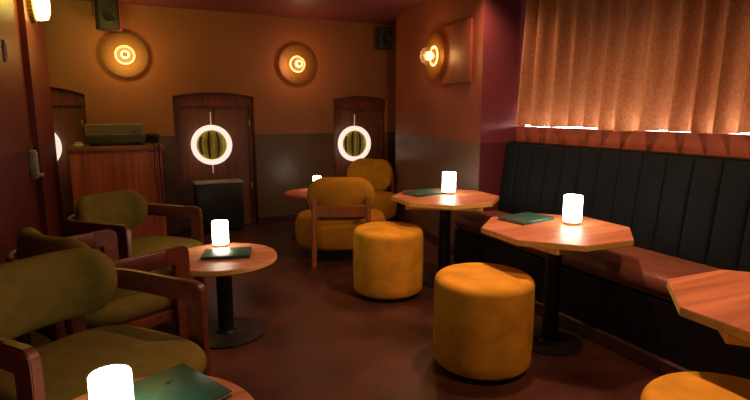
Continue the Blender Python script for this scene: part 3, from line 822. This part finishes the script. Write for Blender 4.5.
# access panel on the right wall
bm = bmesh.new()
box(bm, -0.295, 0.295, -0.026, 0.004, -0.285, 0.285, 0.004)
pp = RB + d * 0.475
tag(obj('access_panel', bm, 'wall_right', loc=(pp.x, pp.y, 2.01), rot=(0, 0, -(pi / 2) - (pi / 2 - ang))), 'square painted access panel on the right wall beside the amber light', 'panel')

# bulkhead light on the left wall
bl = thing('bulkhead_light', 'glowing yellow ribbed bulkhead light high on the left wall', 'light', (-0.652, 5.55, 2.41), 0)
bm = bmesh.new()
n = 72; rings = []
for f, z in ((0.19, 0.0), (0.19, 0.035), (0.17, 0.045)):
    rings.append([bm.verts.new((z, (f + 0.006 * (i % 2)) * cos(2 * pi * i / n), (f + 0.006 * (i % 2)) * sin(2 * pi * i / n))) for i in range(n)])
for a, b in zip(rings, rings[1:]):
    for i in range(n): bm.faces.new((a[i], a[(i + 1) % n], b[(i + 1) % n], b[i]))
bm.faces.new(rings[0]); bm.faces.new(rings[-1]); obj('rim', bm, 'bronze', bl, angle=20)
bm = bmesh.new(); lathe(bm, [(0.172, 0.040), (0.176, 0.07), (0.165, 0.125), (0.13, 0.140), (0, 0.145)], 48, mat=Matrix.Rotation(radians(90), 4, 'Y')); obj('opal_cover', bm, 'bulkhead', bl)

# wall box and slim plate on the left wall
wb = thing('wall_box', 'narrow grey-green ribbed metal box on the left wall', 'wall box', (-0.700, 5.02, 1.03))
bm = bmesh.new(); box(bm, 0, 0.045, -0.06, 0.06, -0.115, 0.115, 0.006); obj('casing', bm, 'greybox', wb)
bm = bmesh.new()
for k in range(9): box(bm, 0.044, 0.054, -0.045, 0.045, -0.075 + 0.02 * k, -0.065 + 0.02 * k, 0.002)
obj('ribbed_cover', bm, 'white', wb)
bm = bmesh.new(); tube(bm, [(0.022, 0, 0.112), (0.022, 0, 0.175)], 0.005, 8); obj('conduit', bm, 'greybox', wb)
bm = bmesh.new(); box(bm, 0.045, 0.085, -0.02, 0.02, -0.10, -0.075, 0.005); obj('lever', bm, 'white', wb)
bm = bmesh.new(); box(bm, 0, 0.016, -0.012, 0.012, -0.075, 0.075, 0.004); box(bm, 0.012, 0.022, -0.007, 0.007, -0.05, 0.05, 0.002)
tag(obj('wall_plate', bm, 'white', loc=(-0.700, 4.42, 1.86)), 'slim pale metal strip high on the left wall near the picture edge', 'plate')

# ------------------------------------------------------------------ loudspeakers
def make_speaker(loc, rz, w, dp, h, label, side):
    t = thing('loudspeaker', label, 'speaker', loc, rz, 'small wall loudspeakers')
    bm = bmesh.new(); box(bm, -w / 2, w / 2, 0, dp, 0, h, 0.006); obj('cabinet', bm, 'speaker', t)
    bm = bmesh.new(); box(bm, -w / 2 + 0.014, w / 2 - 0.014, -0.008, 0.001, 0.02, h - 0.014, 0.004); g = obj('grille', bm, 'grille', t)
    bm = bmesh.new(); lathe(bm, [(0, 0.0), (0.02, 0.003), (0.055, 0.001), (0.062, 0.006), (0.068, 0.0)], 32, mat=Matrix.Translation((0, -0.009, h * 0.42)) @ Matrix.Rotation(radians(90), 4, 'X')); obj('driver', bm, 'speaker', g)
    bm = bmesh.new(); tube(bm, [(0, dp, h / 2), (0, dp + 0.115, h / 2)], 0.014, 10); box(bm, -0.03, 0.03, dp + 0.092, dp + 0.104, h / 2 - 0.05, h / 2 + 0.05); obj('bracket', bm, 'black', t)
    if side:
        bm = bmesh.new(); box(bm, w / 2, w / 2 + 0.020, 0.0, dp, 0, h, 0.003); obj('side_cheek', bm, 'redwood', t)
    return t
make_speaker((-0.052, 6.42, 2.315), radians(14), 0.205, 0.155, 0.33, 'black loudspeaker on the far wall near the left amber light', True)
make_speaker((3.215, 6.42, 2.275), radians(-4), 0.17, 0.155, 0.28, 'black loudspeaker high in the far right corner', False)
bm = bmesh.new(); tube(bm, [(-0.21, YB - 0.006, CZ), (-0.21, YB - 0.006, 2.50), (-0.17, YB - 0.006, 2.43), (-0.11, YB - 0.006, 2.37), (-0.06, YB - 0.006, 2.44)], 0.005, 6)
tag(obj('speaker_cable', bm, 'cable'), 'thin dark cable curving down the far wall to the left loudspeaker', 'cable')

# ------------------------------------------------------------------ light
def point(name, loc, col, w, r=0.03):
    l = bpy.data.lights.new(name, 'POINT'); l.color = col; l.energy = w; l.shadow_soft_size = r
    o = bpy.data.objects.new(name, l); COL.objects.link(o); o.location = loc; return o
def spot(name, loc, target, col, w, size=90, blend=0.6, r=0.05):
    l = bpy.data.lights.new(name, 'SPOT'); l.color = col; l.energy = w; l.spot_size = radians(size); l.spot_blend = blend; l.shadow_soft_size = r
    o = bpy.data.objects.new(name, l); COL.objects.link(o); o.location = loc
    o.rotation_euler = (Vector(target) - Vector(loc)).to_track_quat('-Z', 'Y').to_euler(); return o
AMB = (1.0, 0.50, 0.14)
point('sconce_lamp', (0.075, YB - 0.36, 2.075), AMB, 7, 0.05)
point('sconce_lamp', (2.06, YB - 0.36, 2.05), (1.0, 0.43, 0.19), 5.5, 0.05)
nv = Vector((-d.y, d.x)); ps = pc + nv * 0.20
point('sconce_lamp', (ps.x, ps.y, 2.025), (1.0, 0.52, 0.20), 7, 0.05)
point('bulkhead_lamp', (-0.38, 5.2, 2.40), (1.0, 0.78, 0.05), 13, 0.10)
WARM = (1.0, 0.50, 0.30)
spot('ceiling_spot', (2.10, 2.38, 2.60), (2.10, 2.38, 0), WARM, 135, 150, 0.9, 0.06)
spot('ceiling_spot', (2.70, 3.70, 2.60), (2.5, 3.66, 0), WARM, 70, 140, 0.9, 0.06)
spot('ceiling_spot', (2.05, 1.00, 2.60), (2.05, 1.0, 0), WARM, 95, 150, 0.9, 0.06)
def area(name, loc, target, col, w, sx, sy):
    l = bpy.data.lights.new(name, 'AREA'); l.shape = 'RECTANGLE'; l.size = sx; l.size_y = sy; l.color = col; l.energy = w
    o = bpy.data.objects.new(name, l); COL.objects.link(o); o.location = loc
    o.rotation_euler = (Vector(target) - Vector(loc)).to_track_quat('-Z', 'Y').to_euler(); return o
area('unseen_fill_light', (0.9, -1.6, 2.55), (1.6, 3.5, 0.6), (1.0, 0.76, 0.36), 6.5, 1.6, 0.8)  # added soft fill behind the camera, not a fixture of the room
w = bpy.data.worlds.new('World'); SC.world = w; w.use_nodes = True
w.node_tree.nodes['Background'].inputs[0].default_value = (1.0, 0.5, 0.4, 1); w.node_tree.nodes['Background'].inputs[1].default_value = 0.02

# ------------------------------------------------------------------ camera
cam = bpy.data.cameras.new('camera'); co = bpy.data.objects.new('camera', cam); COL.objects.link(co)
cam.sensor_fit = 'HORIZONTAL'; cam.sensor_width = 36.0; cam.lens = 524.0 / 750 * 36.0
cam.clip_start = 0.02
co.location = (0, 0, 1.45)
co.rotation_euler = (radians(90 - 9.533), 0, radians(-25.462))
SC.camera = co
SC.view_settings.view_transform = 'Standard'
SC.view_settings.look = 'None'
SC.view_settings.exposure = 0.0
